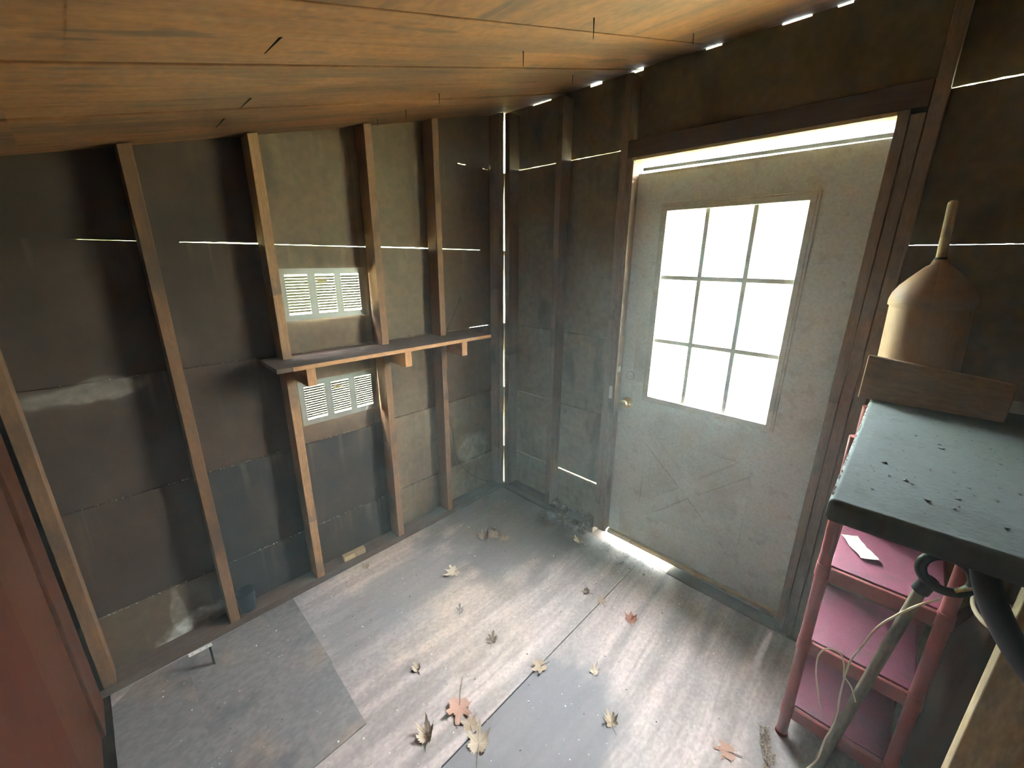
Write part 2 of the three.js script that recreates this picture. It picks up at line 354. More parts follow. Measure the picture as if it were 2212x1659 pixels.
const wallFront = setting('wall_front', 'dark stud wall of lap siding around the glazed door', 'wall');
{
  const slits = [[0.224, 0.358], [0.611, 0.678], [0.84, 0.898], [1.174, 1.237], [1.446, 1.5385], [1.611, 1.654]];
  const upTop = (u) => 2.4625 - (slits.some(([a, b]) => u > a && u < b) ? 0.0112 : 0);
  for (let row = 0; row < 6; row++) {
    if (row === 5) {
      const seam5 = jag([[-0.01, 0.0068], [0.9, 0.0072], [1.8, 0.008], [2.5, 0.0076]], 640);
      const cuts = slits.flatMap(([a, b]) => [a, b]), cells = []; let prev = cornerFront[5];
      for (const u of [...cuts, ROOM_X + 0.02]) { const mid = (prev + u) / 2, t = upTop(mid); cells.push(...cellsOf(5, prev, u, seam5, () => t)); prev = u; }
      sidingBoard(wallFront, onFront, false, sidingR, 5, cells);
      continue;
    }
    const left = { 1: [[0.02, LAP], [0.505, LAP], [0.507, 0.0036], [0.81, 0.0046], [0.812, LAP]] }[row] ?? [[-0.02, row ? LAP : 0]];
    const right = { 4: jag([[1.94, LAP], [1.942, 0.0022], [2.46, 0.0028]], 641) }[row] ?? [[1.9, row ? LAP : 0]];
    sidingBoard(wallFront, onFront, false, sidingR, row, cellsOf(row, cornerFront[row], 0.9, [...left, [0.9, left[left.length - 1][1]]], () => ROWS[row + 1]));
    sidingBoard(wallFront, onFront, false, sidingR, row, cellsOf(row, 1.878, ROOM_X + 0.02, right, () => ROWS[row + 1]));
    if (row === 4) sidingBoard(wallFront, onFront, false, sidingR, 4, [[0.9, 1.878, 2.075, 2.075, ROWS[5], ROWS[5]]]);
  }
}
const fstud = (x0, x1, y0, y1, m, name = 'stud', z1 = D) => { const g = geoBox(x0, x1, y0, y1, 0.0005, z1, 0.0025); part(name, metreUV(g, R(0, 3), R(0, 3)), m, wallFront); };
fstud(0.0925, 0.1305, 0.038, 2.42, lumberDoor, 'corner_post');
fstud(0.4765, 0.5145, 0.038, 2.42, lumberDoor);
fstud(0.8635, 0.9005, 0.052, 2.42, lumberDoor);
fstud(1.8785, 1.9145, 0.0, 2.06, lumberDoor);
fstud(1.9165, 1.9535, 0.0, 2.42, lumberDoor);
part('header', metreUV(geoBox(0.902, 1.915, 2.0755, 2.149, 0.0005, D, 0.003)), darkOld, wallFront);
part('bottom_plate', metreUV(geoBox(0.0905, 0.862, 0.0003, 0.038, 0.0005, D, 0.003)), darkOld, wallFront);
part('bottom_plate', metreUV(geoBox(1.956, ROOM_X, 0.0003, 0.038, 0.0005, D, 0.003)), darkOld, wallFront);

// walls behind and beside the camera
const wallBack = setting('wall_back', 'brown painted board wall beside the camera', 'wall');
part('panel', planeUV(geoBox(-0.03, ROOM_X + 0.03, -0.15, 1.84, ROOM_Z + 0.012, ROOM_Z + 0.04, 0), 0, 1), brownPaint, wallBack);
{
  const xs = [0.105, 0.275, 0.705, 1.15, 1.6, 2.05, 2.44], zs = [0.016, 0.004, 0.02, 0.006, 0.014, 0.004];
  for (let i = 0; i < 6; i++) part('wall_board', planeUV(geoBox(xs[i] + 0.001, xs[i + 1] - 0.001, 0.004, 1.83, ROOM_Z - zs[i], ROOM_Z + 0.011, 0.004), 0, 1), i < 2 ? brownWorn : brownPaint, wallBack);
}
const wallRight = setting('wall_right', 'plywood clad side wall out of view', 'wall');
part('panel', planeUV(geoBox(ROOM_X + 0.002, ROOM_X + 0.03, -0.15, 2.47, -0.02, ROOM_Z + 0.04, 0), 2, 1), oldBoard, wallRight);

// ------------------------------------------------------------------ door
const door = setting('door_1', 'dirty white nine-pane glazed door with crossbuck panel', 'door');
const DX0 = 0.929, DX1 = 1.843, DZ = 0.025, WX0 = 1.0912, WX1 = 1.6582, WY0 = 0.9288, WY1 = 1.8477;
{
  const s = new THREE.Shape([[DX0, 0.045], [1.33, 0.04], [1.36, 0.006], [DX1, 0.002], [DX1, 2.0137], [DX0, 2.0137]].map((p) => new THREE.Vector2(...p)));
  s.holes.push(new THREE.Path([[WX0, WY0], [WX0, WY1], [WX1, WY1], [WX1, WY0]].map((p) => new THREE.Vector2(...p))));
  const g = new THREE.ExtrudeGeometry(s, { depth: 0.04, bevelEnabled: true, bevelSize: 0.0015, bevelThickness: 0.002, bevelSegments: 1, bevelOffset: -0.0015 });
  g.translate(0, 0, DZ - 0.042);
  part('door_slab', planeUV(g, 0, 1), doorPaint, door);
  // glazing frame: raised lip on the inside and the outside
  const ring = (o, i, z0, z1) => {
    const q = new THREE.Shape([[WX0 - o, WY0 - o], [WX1 + o, WY0 - o], [WX1 + o, WY1 + o], [WX0 - o, WY1 + o]].map((p) => new THREE.Vector2(...p)));
    q.holes.push(new THREE.Path([[WX0 + i, WY0 + i], [WX0 + i, WY1 - i], [WX1 - i, WY1 - i], [WX1 - i, WY0 + i]].map((p) => new THREE.Vector2(...p))));
    const e = new THREE.ExtrudeGeometry(q, { depth: z1 - z0 - 0.004, bevelEnabled: true, bevelSize: 0.003, bevelThickness: 0.002, bevelSegments: 2, bevelOffset: -0.003 });
    e.translate(0, 0, z0 + 0.002); return e;
  };
  part('window_frame', planeUV(joined([ring(0.022, -0.002, DZ - 0.001, DZ + 0.009), ring(0.012, 0.01, DZ - 0.03, DZ + 0.013)]), 0, 1), trimPaint, door);
  const pw = (WX1 - WX0) / 3, ph = (WY1 - WY0) / 3;
  for (let i = 1; i < 3; i++) part('muntin', planeUV(geoBox(WX0 + i * pw - 0.0105, WX0 + i * pw + 0.0105, WY0, WY1, DZ - 0.022, DZ + 0.003, 0.004), 0, 1), trimPaint, door);
  for (let j = 1; j < 3; j++) part('muntin', planeUV(geoBox(WX0, WX1, WY0 + j * ph - 0.0105, WY0 + j * ph + 0.0105, DZ - 0.0215, DZ + 0.0025, 0.004), 0, 1), trimPaint, door);
  for (let i = 0; i < 3; i++) for (let j = 0; j < 3; j++) { const p = new THREE.PlaneGeometry(pw - 0.02, ph - 0.02); p.translate(WX0 + (i + 0.5) * pw, WY0 + (j + 0.5) * ph, DZ - 0.01); part('pane', p, glass, door); }
  // embossed crossbuck: four raised triangles and a moulding line around them
  const bx0 = 1.085, bx1 = 1.655, by0 = 0.225, by1 = 0.745, cx = (bx0 + bx1) / 2, cy = (by0 + by1) / 2;
  const tri = (P) => { const c = [(P[0][0] + P[1][0] + P[2][0]) / 3, (P[0][1] + P[1][1] + P[2][1]) / 3]; const q = P.map(([x, y]) => new THREE.Vector2(c[0] + (x - c[0]) * 0.66, c[1] + (y - c[1]) * 0.66)); const e = new THREE.ExtrudeGeometry(new THREE.Shape(q), { depth: 0.0005, bevelEnabled: true, bevelSize: 0.014, bevelThickness: 0.006, bevelSegments: 2 }); e.translate(0, 0, DZ - 0.002); return planeUV(e, 0, 1); };
  for (const P of [[[bx0, by1], [cx, cy], [bx1, by1]], [[bx0, by0], [bx1, by0], [cx, cy]], [[bx0, by0], [cx, cy], [bx0, by1]], [[bx1, by0], [bx1, by1], [cx, cy]]]) part('embossed_panel', tri(P), doorPaint, door);
  // frame around the slab
  const jamb = (x0, x1, y0, y1, z0, z1, m = lumberDoor, n = 'jamb') => part(n, metreUV(geoBox(x0, x1, y0, y1, z0, z1, 0.002), R(0, 2), R(0, 2)), m, door);
  jamb(0.9015, 0.9265, 0.052, 2.075, -0.035, 0.0915);
  jamb(0.9266, 0.9385, 0.052, 2.0615, 0.031, 0.0905, lumberDoor, 'door_stop');
  jamb(1.8475, 1.8775, -0.03, 2.075, -0.035, 0.0915);
  jamb(0.927, 1.847, 2.062, 2.075, -0.03, 0.0905, paleWood, 'head_jamb');
  part('drip_bar', (() => { const g2 = geoBox(-0.459, 0.459, -0.0075, 0.0075, -0.004, 0.004, 0.001); g2.rotateZ(-0.009); g2.translate(1.387, 2.0375, -0.032); return g2; })(), slatPaint, door);
  jamb(0.94, 1.845, 0.026, 0.052, 0.0275, 0.048, paleWood, 'sill_strip');  // pale tone stands in for the outdoor glow on this strip
  jamb(1.34, 1.9, -0.06, 0.002, -0.035, 0.099, oldBoard, 'sill');
  jamb(0.865, 1.339, -0.06, -0.022, -0.035, 0.099, oldBoard, 'sill');
  // knob, rose, deadbolt plate, strike
  const knob = new THREE.LatheGeometry([[0, 0.062], [0.014, 0.0615], [0.0235, 0.056], [0.0265, 0.047], [0.024, 0.037], [0.014, 0.03], [0.0105, 0.022], [0.0105, 0.006], [0.03, 0.005], [0.032, 0], [0, 0]].map((p) => new THREE.Vector2(...p)).reverse(), 24);
  knob.rotateX(Math.PI / 2); knob.translate(0.985, 0.872, DZ + 0.0005);
  const k = part('door_knob', knob, brass, door);
  part('key_slot', cyl([0.985, 0.872, DZ + 0.062], [0.985, 0.872, DZ + 0.0635], 0.008), darkMetal, k);
  part('deadbolt_cover', (() => { const g2 = new THREE.TorusGeometry(0.022, 0.003, 8, 24); g2.translate(0.985, 1.025, DZ + 0.001); return g2; })(), doorPaint, door);
  part('strike_plate', geoBox(0.905, 0.924, 0.895, 0.965, 0.0905, 0.0935, 0.001), metalGrey, door);
  part('latch_plate', geoBox(0.9385, 0.940, 1.045, 1.075, 0.05, 0.075, 0.0005), metalGrey, door);
}

// ------------------------------------------------------------------ vents
function vent([z0, z1, y0, y1], label, panels, thick) {
  const t = thing('louvred_vent', label, 'vent', 'wall vents', [0, 0, 0]);
  const s = new THREE.Shape([[z0 - 0.004, y0 - 0.004], [z1 + 0.004, y0 - 0.004], [z1 + 0.004, y1 + 0.004], [z0 - 0.004, y1 + 0.004]].map((p) => new THREE.Vector2(...p)));
  const py0 = y0 + 0.022, py1 = y1 - 0.022;
  for (const [a, b] of panels) s.holes.push(new THREE.Path([[a, py0], [a, py1], [b, py1], [b, py0]].map((p) => new THREE.Vector2(...p))));
  const g = new THREE.ExtrudeGeometry(s, { depth: 0.006, bevelEnabled: false }); g.rotateY(-Math.PI / 2); // x -> z
  g.translate(0.0075, 0, 0);
  part('frame', metreUV(g), aluminium, t);
  const N = 14, pitch = (py1 - py0) / N;
  for (const [a, b] of panels) for (let i = 1; i < N; i++) {
    const q = new THREE.BoxGeometry(0.0145, thick, b - a + 0.002); q.rotateZ(0.62); q.translate(0.0, py0 + i * pitch, (a + b) / 2);
    part('slat', q, slatPaint, t);
  }
  const [a, b] = panels[1];
  part('latch', geoBox(0.008, 0.014, py1 - 0.036, py1 - 0.02, b - 0.052, b - 0.008, 0.002), paleWood, t);
}
vent(VENTS[0], 'louvred metal vent above the wooden shelf', [[1.022, 1.112], [1.143, 1.232], [1.266, 1.362]], 0.0028);
vent(VENTS[1], 'louvred metal vent below the wooden shelf', [[1.009, 1.099], [1.131, 1.22], [1.254, 1.35]], 0.0052);

// ------------------------------------------------------------------ shelf on the left wall
{
  const t = thing('wall_shelf', 'dusty wooden plank shelf on three wall brackets', 'shelf');
  const z0 = 0.362, z1 = 1.52, xb = 0.004, xf = 0.252, P = [[xf, z0], [xf, z1], [xb + 0.01, z1 - 0.004], [xb, z1 - 0.02]];
  for (const [z] of leftStuds.slice(1)) P.push([xb, z + 0.002], [D + 0.002, z + 0.002], [D + 0.002, z - 0.041], [xb, z - 0.041]);
  P.push([xb, z0]);
  const g = new THREE.ExtrudeGeometry(new THREE.Shape(P.map((p) => new THREE.Vector2(p[0], -p[1]))), { depth: 0.015, bevelEnabled: true, bevelSize: 0.0015, bevelThickness: 0.002, bevelOffset: -0.0015, bevelSegments: 1 });
  g.rotateX(-Math.PI / 2); g.translate(0, 1.18, 0);
  part('shelf_board', metreUV(g), oldBoard, t);
  part('front_edge', metreUV(geoBox(xf + 0.0002, xf + 0.003, 1.1785, 1.1965, z0, z1 - 0.06, 0.001)), cutEdge, t);
  for (const [z] of leftStuds.slice(1)) part('bracket', metreUV(geoBox(0.006, 0.232, 1.096, 1.1778, z - 0.0775, z - 0.0395, 0.002), R(0, 2), R(0, 2)), cutEdge, t);
}

// ------------------------------------------------------------------ hanging wire, cup, wood block, bent strap
solid('hanging_wire', tube([[0.012, 1.40, 0.385], [0.012, 1.30, 0.44], [0.26, 1.2, 0.505].map((v, i) => i ? v : 0.014), [0.016, 1.0, 0.525], [0.016, 0.72, 0.52], [0.02, 0.552, 0.495], [0.024, 0.342, 0.465], [0.03, 0.2, 0.369], [0.03, 0.1, 0.25], [0.03, 0.056, 0.174]], 0.0016, 70, 6), darkMetal, 'thin dark wire hanging down the siding beside the corner post', 'wire');
{
  const t = thing('plastic_cup', 'small dark blue plastic cup on the floor plate against a stud', 'cup', null, [0.046, 0.0385, 1.747]);
  part('cup_body', new THREE.LatheGeometry([[0, 0], [0.03, 0], [0.033, 0.004], [0.039, 0.098], [0.0395, 0.1], [0.037, 0.1], [0.031, 0.006], [0, 0.005]].map((p) => new THREE.Vector2(...p)), 28), navy, t);
  part('rim', (() => { const g = new THREE.TorusGeometry(0.0385, 0.0018, 8, 28); g.rotateX(Math.PI / 2); g.translate(0, 0.1, 0); return g; })(), navy, t);
}
{
  const g = geoBox(-0.06, 0.06, 0, 0.03, -0.016, 0.016, 0.002); metreUV(g);
  const o = solid('wood_offcut', g, paleWood, 'short pale wood offcut on the floor plate', 'wood block'); o.position.set(0.058, 0.0385, 1.232); o.rotation.y = Math.PI / 2 - 0.05;
}
{
  // perforated strap: a standing leg bent over at the top
  const t = thing('bent_strap', 'bent perforated metal strap standing on the floor sheet', 'strap', null, [0.222, 0.0062, 1.922]);
  const strip = (len, hz) => { const s = new THREE.Shape([[0, -0.009], [len, -0.009], [len, 0.009], [0, 0.009]].map((p) => new THREE.Vector2(...p))); for (const u of hz) { const h = new THREE.Path(); h.absellipse(u, 0, 0.0032, 0.0032, 0, Math.PI * 2, true); s.holes.push(h); } return new THREE.ExtrudeGeometry(s, { depth: 0.0016, bevelEnabled: false, curveSegments: 6 }); };
  const a = strip(0.093, [0.02, 0.05]); a.rotateZ(Math.PI / 2); a.rotateY(0.3);
  part('leg', a, darkMetal, t);
  const b = strip(0.078, [0.018, 0.04, 0.066]); b.rotateX(-Math.PI / 2); b.rotateY(-Math.PI / 2 + 0.08); b.rotateX(-0.1); b.translate(0.0, 0.094, -0.008);
  part('bent_end', b, std({ color: 0xc9c6be, roughness: 0.5 }), t);
}

// ------------------------------------------------------------------ right side: pink shelf unit, bench top, tray, plunger
{
  const t = thing('shelf_unit', 'pink plastic shelf unit with tube posts under the grey board', 'shelf unit');
  const px = [1.968, 2.236], pz = [0.215, 0.566], levels = [0.135, 0.428, 0.72, 1.01], H = 1.15;
  const lean = (x, y) => x - 0.012 * (y / 1.2);
  for (const x of px) for (const z of pz) {
    const x0 = x + 0.012;
    const p = part('post', joined([cyl([x0, 0, z], [lean(x0, H), H, z], 0.0165, 0.0165, 20), cyl([x0, 0, z], [x0, 0.012, z], 0.02, 0.019, 20)]), pink, t);
    for (const y of levels) part('ring_joint', (() => { const g = cyl([lean(x0, y - 0.035), y - 0.04, z], [lean(x0, y), y + 0.006, z], 0.0195, 0.0185, 20); return g; })(), pink, p);
  }
  for (const y of [...levels, 1.128]) {
    const sh = part('shelf', planeUV(geoBox(px[0] + 0.02, px[1] + 0.004, y - 0.004, y + 0.002, pz[0], pz[1] - 0.01, 0.002), 0, 2), pinkShelf, t);
    part('front_rail', planeUV(geoBox(px[0] + 0.014, px[1] + 0.01, y - 0.05, y - 0.002, pz[1] - 0.008, pz[1] + 0.006, 0.004), 0, 1), pink, sh);
    part('side_rail', planeUV(geoBox(px[0] + 0.006, px[0] + 0.016, y - 0.05, y - 0.002, pz[0], pz[1], 0.003), 2, 1), pink, sh);
    part('side_rail', planeUV(geoBox(px[1] + 0.0, px[1] + 0.01, y - 0.05, y - 0.002, pz[0], pz[1], 0.003), 2, 1), pink, sh);
  }
}
{
  const t = thing('bench_top', 'thick grey dust-covered board lying over the pink shelf unit', 'board');
  const g = new RoundedBoxGeometry(0.44, 0.046, 0.945, 3, 0.01); g.translate(1.969 + 0.22, 1.177, 0.17 + 0.4725);
  part('board', planeUV(g, 0, 2), dustTeal, t);
  // fuzzy broken left edge
  const frag = []; const r2 = rng(5);
  for (let i = 0; i < 150; i++) { const q = new THREE.TetrahedronGeometry(0.0012 + 0.0022 * r2(), 0); q.translate(1.9705 + 0.002 * r2(), 1.1985 - 0.012 * r2() * r2(), 0.19 + 0.9 * r2()); frag.push(q); }
  part('frayed_edge', joined(frag), paper, t).userData.kind = 'stuff';
  part('leg', metreUV(geoBox(2.262, 2.40, 0, 1.1535, 0.885, 0.925, 0.003)), paleWood, t);
}
{
  const g = geoBox(1.938, 2.252, 1.2004, 1.34, 0.3, 0.318, 0.003), p = g.attributes.position; metreUV(g);
  for (let i = 0; i < p.count; i++) if (p.getX(i) > 2.1 && p.getY(i) > 1.3) p.setY(i, p.getY(i) - 0.032);
  solid('wood_plank', g, std({ map: lumberTex(67, [146, 118, 88], [116, 92, 68], [98, 80, 62]), roughness: 0.85 }), 'short brown plank standing on edge on the grey board', 'plank');
}
{
  const t = thing('plunger', 'tan bell-shaped plunger with a short wooden stick handle', 'plunger', null, [2.058, 1.2005, 0.198]);
  const prof = [[0.088, 0], [0.096, 0.004], [0.098, 0.06], [0.094, 0.27999999999999997], [0.094, 0.288], [0.099, 0.291], [0.0985, 0.307], [0.093, 0.32699999999999996], [0.08, 0.349], [0.055, 0.377], [0.03, 0.40299999999999997], [0.02, 0.409], [0.0155, 0.423], [0, 0.424]];
  part('rubber_bell', new THREE.LatheGeometry(prof.map((p) => new THREE.Vector2(...p)), 48), tan, t);
  part('collar', cyl([0, 0.407, 0], [0, 0.429, 0], 0.0175, 0.0135, 20), darkMetal, t);
  const h = new THREE.LatheGeometry([[0, 0.425], [0.0118, 0.425], [0.0118, 0.575], [0.0105, 0.582], [0.006, 0.5855], [0, 0.586]].map((p) => new THREE.Vector2(...p)), 20);
  part('handle', h, paleWood, t);
  t.rotation.z = 0.05; t.position.y = 1.2055;
}

// ------------------------------------------------------------------ pole with grip, hose, twine, paper
{
  const t = thing('long_handled_tool', 'wooden pole with a black D-shaped grip leaning on the shelf unit', 'tool');
  part('pole', metreUV(cyl([2.09, 0, 0.612], [2.178, 0.82, 0.618], 0.0145, 0.0135, 16)), std({ map: lumberTex(73, [128, 118, 98], [100, 92, 78], [84, 78, 70]), roughness: 0.8 }), t);
  const ring = new THREE.TorusGeometry(0.047, 0.0125, 12, 36); ring.scale(1, 0.9, 1); ring.rotateX(-0.35); ring.translate(2.207, 0.868, 0.625);
  part('grip', joined([ring, cyl([2.174, 0.79, 0.618], [2.186, 0.835, 0.619], 0.019, 0.018, 16)]), black, t);
}
solid('black_hose', tube([[2.19, 1.128, 0.96], [2.2, 1.085, 0.985], [2.222, 1.035, 0.995], [2.262, 0.972, 0.995], [2.315, 0.90, 0.985], [2.36, 0.78, 0.975], [2.385, 0.5, 0.97], [2.39, 0.2, 0.965], [2.385, 0.0205, 0.96]], 0.02, 60, 14), black, 'thick black hose hanging down beside the tan bench leg', 'hose');
{
  const t = thing('added_sack', 'dark brown sack shape added to hide the lit wall beside the pink shelf unit', 'sack', null, [2.342, 0, 0.43]);  // made-up mass filling the gap to keep it dark
  const g = new THREE.SphereGeometry(1, 40, 28), p = g.attributes.position;
  for (let i = 0; i < p.count; i++) { const x = p.getX(i), y = p.getY(i), z = p.getZ(i), a = Math.atan2(z, x), fold = 1 + 0.07 * Math.sin(a * 7 + y * 3) * (0.4 + 0.6 * Math.abs(y)) + 0.1 * (vnoise(a * 2 + 9, y * 4, 77) - 0.5), flat = Math.pow(Math.abs(y), 0.55) * Math.sign(y), w = y > 0.2 ? 1 - 0.45 * smooth(0.2, 1, y) : 1; p.setXYZ(i, Math.sign(x) * Math.pow(Math.abs(x), 0.7) * 0.072 * fold * w, Math.max(0.0005, 0.36 + flat * 0.36), Math.sign(z) * Math.pow(Math.abs(z), 0.7) * 0.17 * fold * w); }
  g.computeVertexNormals();
  part('sack_filler', g, std({ map: dirt(241, [74, 56, 42], [54, 42, 34], 0.8), roughness: 1 }), t);
  part('tie', (() => { const q = new THREE.TorusGeometry(0.05, 0.006, 8, 24); q.rotateX(Math.PI / 2); q.scale(0.85, 1, 1.7); q.translate(0, 0.7, 0); return q; })(), twineMat, t);
}
solid('twine', joined([
  tube([[2.208, 0.8045, 0.645], [2.178, 0.7645, 0.645], [2.141, 0.6995, 0.648], [2.118, 0.642, 0.645], [2.101, 0.552, 0.64], [2.0896, 0.4895, 0.636], [2.088, 0.424, 0.634], [2.0906, 0.351, 0.634], [2.096, 0.281, 0.634], [2.0946, 0.206, 0.632], [2.0887, 0.154, 0.63], [2.085, 0.06, 0.636], [2.06, 0.004, 0.66]], 0.0028, 90, 6),
  tube([[2.0603, 0.2624, 0.632], [2.0423, 0.3147, 0.632], [2.0234, 0.3853, 0.632], [2.0192, 0.454, 0.632], [2.0358, 0.490, 0.632], [2.0633, 0.4945, 0.632], [2.0769, 0.4697, 0.634], [2.086, 0.42, 0.634]], 0.0022, 50, 6),
  tube([[2.087, 0.425, 0.636], [2.105, 0.41, 0.64], [2.118, 0.385, 0.642], [2.126, 0.365, 0.642]], 0.002, 20, 6)]), twineMat, 'loose pale twine dangling in front of the pink shelves', 'twine');
solid('broken_stick', cyl([2.226, 0.846, 0.652], [2.268, 0.884, 0.652], 0.0042, 0.0038, 8), paleWood, 'short pale broken stick beside the black grip', 'stick').position.set(0, 0, 0);
{
  const g = new THREE.PlaneGeometry(0.05, 0.12, 8, 14), p = g.attributes.position;
  for (let i = 0; i < p.count; i++) { const x = p.getX(i), y = p.getY(i); p.setX(i, x + 0.006 * (vnoise(y * 60, 3, 9) - 0.5)); p.setZ(i, 0.006 + 0.01 * fbm(x * 40, y * 30, 12)); }
  g.rotateX(-Math.PI / 2); g.rotateY(0.55); g.computeVertexNormals();
  const o = solid('paper_scrap', g, paper, 'torn white paper scrap on the upper pink shelf', 'paper'); o.position.set(2.04, 0.7215, 0.405);
}

// ------------------------------------------------------------------ leaves
function leafGeo(kind, curl, seed) {
  const r = rng(seed), lobes = { maple: [[0, 1], [0.85, 0.86], [1.75, 0.62], [-0.85, 0.86], [-1.75, 0.62]], oak: [[0, 1], [0.6, 0.7], [1.3, 0.62], [-0.6, 0.7], [-1.3, 0.62], [2.1, 0.5], [-2.1, 0.5]] }[kind];
  const N = 96, rings = 7, pos = [], idx = [];
  const rad = (a) => {
    let m = kind === 'maple' ? 0.5 : 0.34; for (const [c, l] of lobes) { const d = Math.abs(Math.atan2(Math.sin(a - c), Math.cos(a - c))), w = kind === 'maple' ? 0.36 : 0.3; m = Math.max(m, 0.36 + (l - 0.36) * Math.pow(clamp(1 - d / w), 0.75)); }
    if (Math.abs(a) > 2.75) m *= 0.75;
    return m * (1 + 0.1 * Math.sin(a * 23 + seed) + 0.05 * Math.sin(a * 41));
  };
  const k1 = curl * (0.7 + 0.6 * r()), k2 = curl * (r() - 0.3), ph = r() * 6;
  pos.push(0, 0, 0);
  for (let j = 1; j <= rings; j++) for (let i = 0; i < N; i++) {
    const a = -Math.PI + i / N * Math.PI * 2, q = rad(a) * j / rings, x = Math.sin(a) * q, y = Math.cos(a) * q;
    const vein = Math.max(...lobes.map(([c]) => clamp(1 - Math.abs(Math.atan2(Math.sin(a - c), Math.cos(a - c))) / 0.12)));
    pos.push(x * (1 - 0.25 * k1 * x * x), y * (1 - 0.2 * Math.abs(k2)), k1 * x * x * 0.9 + k2 * y * y * 0.6 + 0.1 * curl * Math.sin(3 * a + ph) * q + 0.02 * vein * q);
  }
  for (let i = 0; i < N; i++) { const n = (i + 1) % N; idx.push(0, 1 + n, 1 + i); for (let j = 0; j < rings - 1; j++) { const a = 1 + j * N + i, b = 1 + j * N + n, c = a + N, d = b + N; idx.push(a, b, c, b, d, c); } }
  const g = new THREE.BufferGeometry(); g.setAttribute('position', new THREE.Float32BufferAttribute(pos, 3)); g.setIndex(idx);
  g.rotateX(-Math.PI / 2); g.computeVertexNormals(); return g;
}
const leafMat = (c) => new THREE.MeshPhysicalMaterial({ color: c, roughness: 0.85, side: THREE.DoubleSide });
const leafColours = { orange: leafMat(0xa07a68), tan: leafMat(0x94806a), pale: leafMat(0xae9d88), brown: leafMat(0x7a685a), rust: leafMat(0x96604a), grey: leafMat(0x8c8078) };
// x, z, radius, turn, curl, kind, colour, tilt, label
const LEAVES = [
  [1.083, 1.318, 0.062, 3.93, 0.45, 'maple', 'orange', 0.12, 'pinkish brown maple leaf with a long dark stem'],
  [1.165, 1.333, 0.04, 1.2, 0.35, 'maple', 'tan', 0.05, 'small tan leaf lying between two larger maple leaves'],
  [1.232, 1.352, 0.055, 0.75, 0.4, 'maple', 'pale', 0.2, 'pale cream maple leaf on the stained sheet edge'],
  [1.083, 1.462, 0.05, 0.8, 1.5, 'maple', 'pale', 0.3, 'folded straw-coloured leaf standing near the overlay sheet'],
  [1.526, 0.966, 0.042, 0.9, 1.6, 'oak', 'tan', 0.1, 'curled cup-shaped brown leaf on the grey stain'],
  [1.864, 0.767, 0.04, 2.0, 0.15, 'maple', 'orange', 0.02, 'flat pinkish leaf beside the foot of the pink shelf unit'],
  [0.842, 1.348, 0.032, 1.4, 1.5, 'oak', 'pale', 0.1, 'tightly curled whitish leaf by the overlay sheet corner'],
  [0.969, 1.041, 0.04, 0.6, 1.4, 'oak', 'brown', 0.1, 'split brown curled leaf in the middle of the floor'],
  [1.2, 0.981, 0.042, 2.9, 0.6, 'maple', 'tan', 0.1, 'thin tan leaf lying across the floor joint'],
  [1.374, 0.846, 0.034, 0.2, 1.3, 'oak', 'pale', 0.1, 'small rolled whitish leaf above the grey stain'],
  [1.354, 0.506, 0.04, 0.5, 0.5, 'maple', 'rust', 0.12, 'rust red star-shaped leaf in front of the door'],
  [1.2, 0.511, 0.034, 1.0, 0.5, 'oak', 'tan', 0.1, 'small tan leaf on the floor joint in front of the door'],
  [1.111, 0.512, 0.028, 2.0, 1.5, 'oak', 'brown', 0.2, 'tiny dark curled leaf left of the floor joint'],
  [0.743, 1.041, 0.034, 0.8, 1.2, 'oak', 'grey', 0.1, 'shrivelled grey leaf halfway to the shelf wall'],
  [0.518, 0.894, 0.062, 3.0, 0.9, 'oak', 'pale', 0.15, 'pale pointed leaf with curled lobes and a long stalk'],
  [0.412, 0.585, 0.05, 1.0, 1.0, 'maple', 'brown', 0.2, 'dusty brown leaf touching the tan leaf near the corner'],
  [0.455, 0.535, 0.045, 2.2, 0.9, 'maple', 'tan', 0.25, 'crumpled tan leaf in the pair near the corner'],
  [0.518, 0.511, 0.035, 0.3, 0.6, 'maple', 'tan', 0.1, 'small tan leaf next to the leaf pair near the corner'],
  [0.617, 0.223, 0.05, 0.7, 0.6, 'maple', 'brown', 0.1, 'brown leaf in the shade by the floor plate of the door wall'],
  [0.854, 0.211, 0.045, 2.6, 1.1, 'maple', 'tan', 0.2, 'curled brown leaf at the edge of the light under the door'],
  [0.143, 1.212, 0.036, 1.6, 1.0, 'oak', 'tan', 0.1, 'small tan leaf below the wood offcut'],
  [0.246, 0.324, 0.04, 0.1, 0.4, 'maple', 'brown', 0.05, 'flat brown leaf lying in the dark room corner'],
];
LEAVES.forEach(([x, z, r, turn, curl, kind, col, tilt, label], i) => {
  const t = thing('dry_leaf', label, 'leaf', 'dry leaves on the floor');
  r *= 1.22; const g = leafGeo(kind, curl * 0.85, 300 + i); g.scale(r, r, r); g.rotateX(tilt * 0.6); g.rotateZ(tilt); g.rotateY(turn);
  g.computeBoundingBox(); const y = -g.boundingBox.min.y + 0.0006; g.translate(x, y, z);
  part('blade', g, leafColours[col], t);
  const a = turn, L = r * (i === 0 || i === 2 || i === 14 ? 1.5 : 0.8), b = [x - Math.sin(-a) * 0, y, z], dx = Math.sin(a), dz = Math.cos(a);
  part('stem', tube([[x, y + 0.001, z], [x + dx * L * 0.5, y * 0.6 + 0.002, z + dz * L * 0.5], [x + dx * L + 0.004, Math.min(y, 0.004) + 0.002, z + dz * L]], 0.0011, 10, 5), leafColours.brown, t);
});

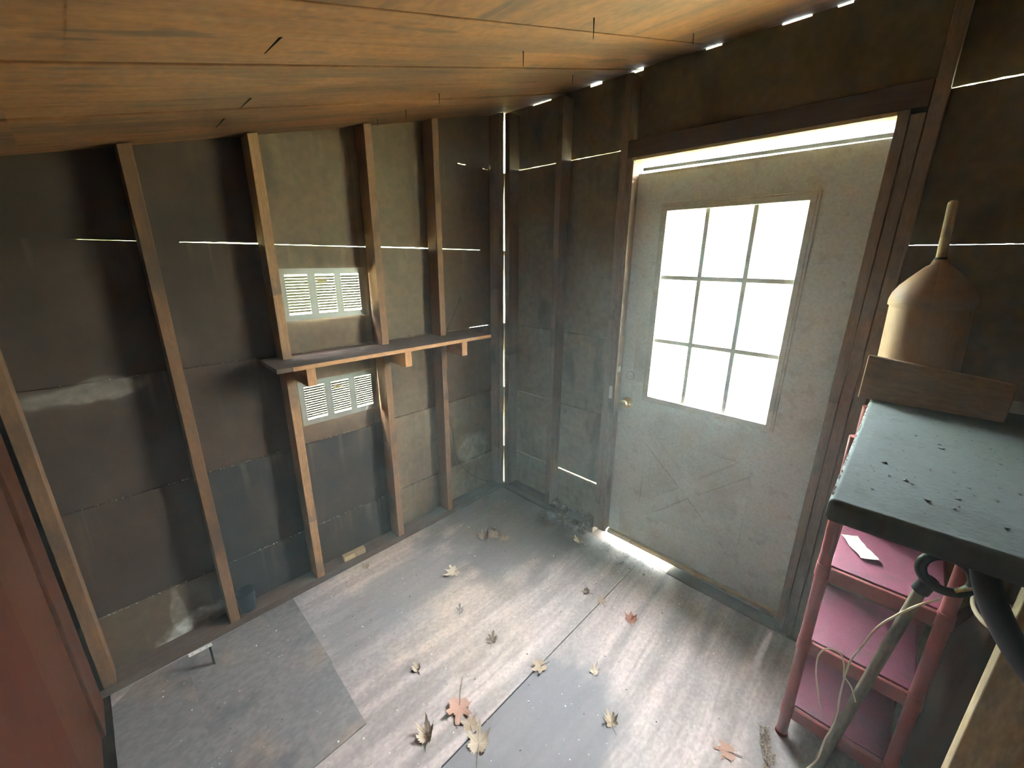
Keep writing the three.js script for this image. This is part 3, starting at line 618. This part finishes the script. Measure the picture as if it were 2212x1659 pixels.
// ------------------------------------------------------------------ loose dirt
function crumbs(n, seed, sizeA, sizeB, put) {
  const r = rng(seed), list = [];
  for (let i = 0; i < n; i++) { const s = sizeA + (sizeB - sizeA) * r() * r(), g = new THREE.TetrahedronGeometry(s, 0); g.scale(1, 0.45, 0.6 + r()); g.rotateY(r() * 6.3); const p = put(r); g.translate(p[0], p[1] + s * 0.2, p[2]); list.push(g); }
  return joined(list);
}
const onFloor = (r) => { const x = 0.15 + 1.75 * r(), z = 0.2 + 1.9 * r(); return [x, x < 0.9 && z > 1.58 ? 0.0065 : 0.0005, z]; };
{
  const tint = (g, c) => { const k = new THREE.Color(c), n = g.attributes.position.count, a = new Float32Array(n * 3); for (let i = 0; i < n; i++) k.toArray(a, i * 3); g.setAttribute('color', new THREE.BufferAttribute(a, 3)); return g; };
  stuff('floor_debris', mergeGeometries([tint(crumbs(300, 401, 0.0015, 0.006, onFloor), 0xd8d6d0), tint(crumbs(170, 409, 0.0015, 0.007, onFloor), 0x4a423c)]), std({ vertexColors: true }), 'scattered paint flakes and dirt crumbs on the plywood floor', 'debris');
}
{
  const r = rng(421), list = [];
  for (let i = 0; i < 130; i++) {
    const g = leafGeo(r() < 0.5 ? 'oak' : 'maple', 0.6 + r(), 500 + (i % 6)), s = 0.012 + 0.024 * r(); g.scale(s, s, s); g.rotateX(r() * 1.4 - 0.7); g.rotateZ(r() * 1.4 - 0.7); g.rotateY(r() * 6.3);
    const u = r(), x = 0.52 + 0.33 * u, z = 0.02 + 0.17 * r(), h = z < 0.09 ? 0.045 : 0.008; g.translate(x, h + 0.03 * r() * (0.4 + u), z); list.push(g);
  }
  stuff('leaf_litter', joined(list), leafMat(0x6a5c4e), 'heap of dark leaf litter against the stud beside the door', 'litter');
}
stuff('litter_by_unit', crumbs(120, 431, 0.003, 0.012, (r) => { const k = r(); return [1.93 + 0.06 * k + 0.03 * (r() - 0.5), 0.001 + 0.012 * r(), 0.6 + 0.16 * k + 0.04 * (r() - 0.5)]; }), leafMat(0x8a7868), 'line of dry litter at the foot of the pink shelf unit', 'litter');
stuff('board_crumbs', crumbs(90, 443, 0.002, 0.008, (r) => [2.0 + 0.25 * r(), 1.2003, 0.36 + 0.7 * r()]), std({ color: 0x5a5c58 }), 'dark crumbs scattered over the grey board', 'crumbs');
part('seam_dust', crumbs(520, 451, 0.001, 0.0045, (r) => { const k = r(), z = 0.65 + 1.54 * r(), n = leftStuds.some(([q]) => z > q - 0.04 && z < q + 0.002); return [-0.009 + 0.007 * r(), (k < 0.45 ? 0.742 : k < 0.85 ? 0.279 : 1.2) + 0.0004, n ? z + 0.05 : z]; }), std({ color: 0xcfcac0 }), wallLeft).userData = { kind: 'stuff', label: 'pale dust caught on the siding ledges' };
stuff('threshold_needles', crumbs(60, 457, 0.002, 0.01, (r) => [0.93 + 0.36 * r(), 0.0006, 0.11 + 0.1 * r()]), std({ color: 0x5a5048 }), 'small dark twigs on the floor under the door gap', 'twigs');

renderer.render(scene, camera);
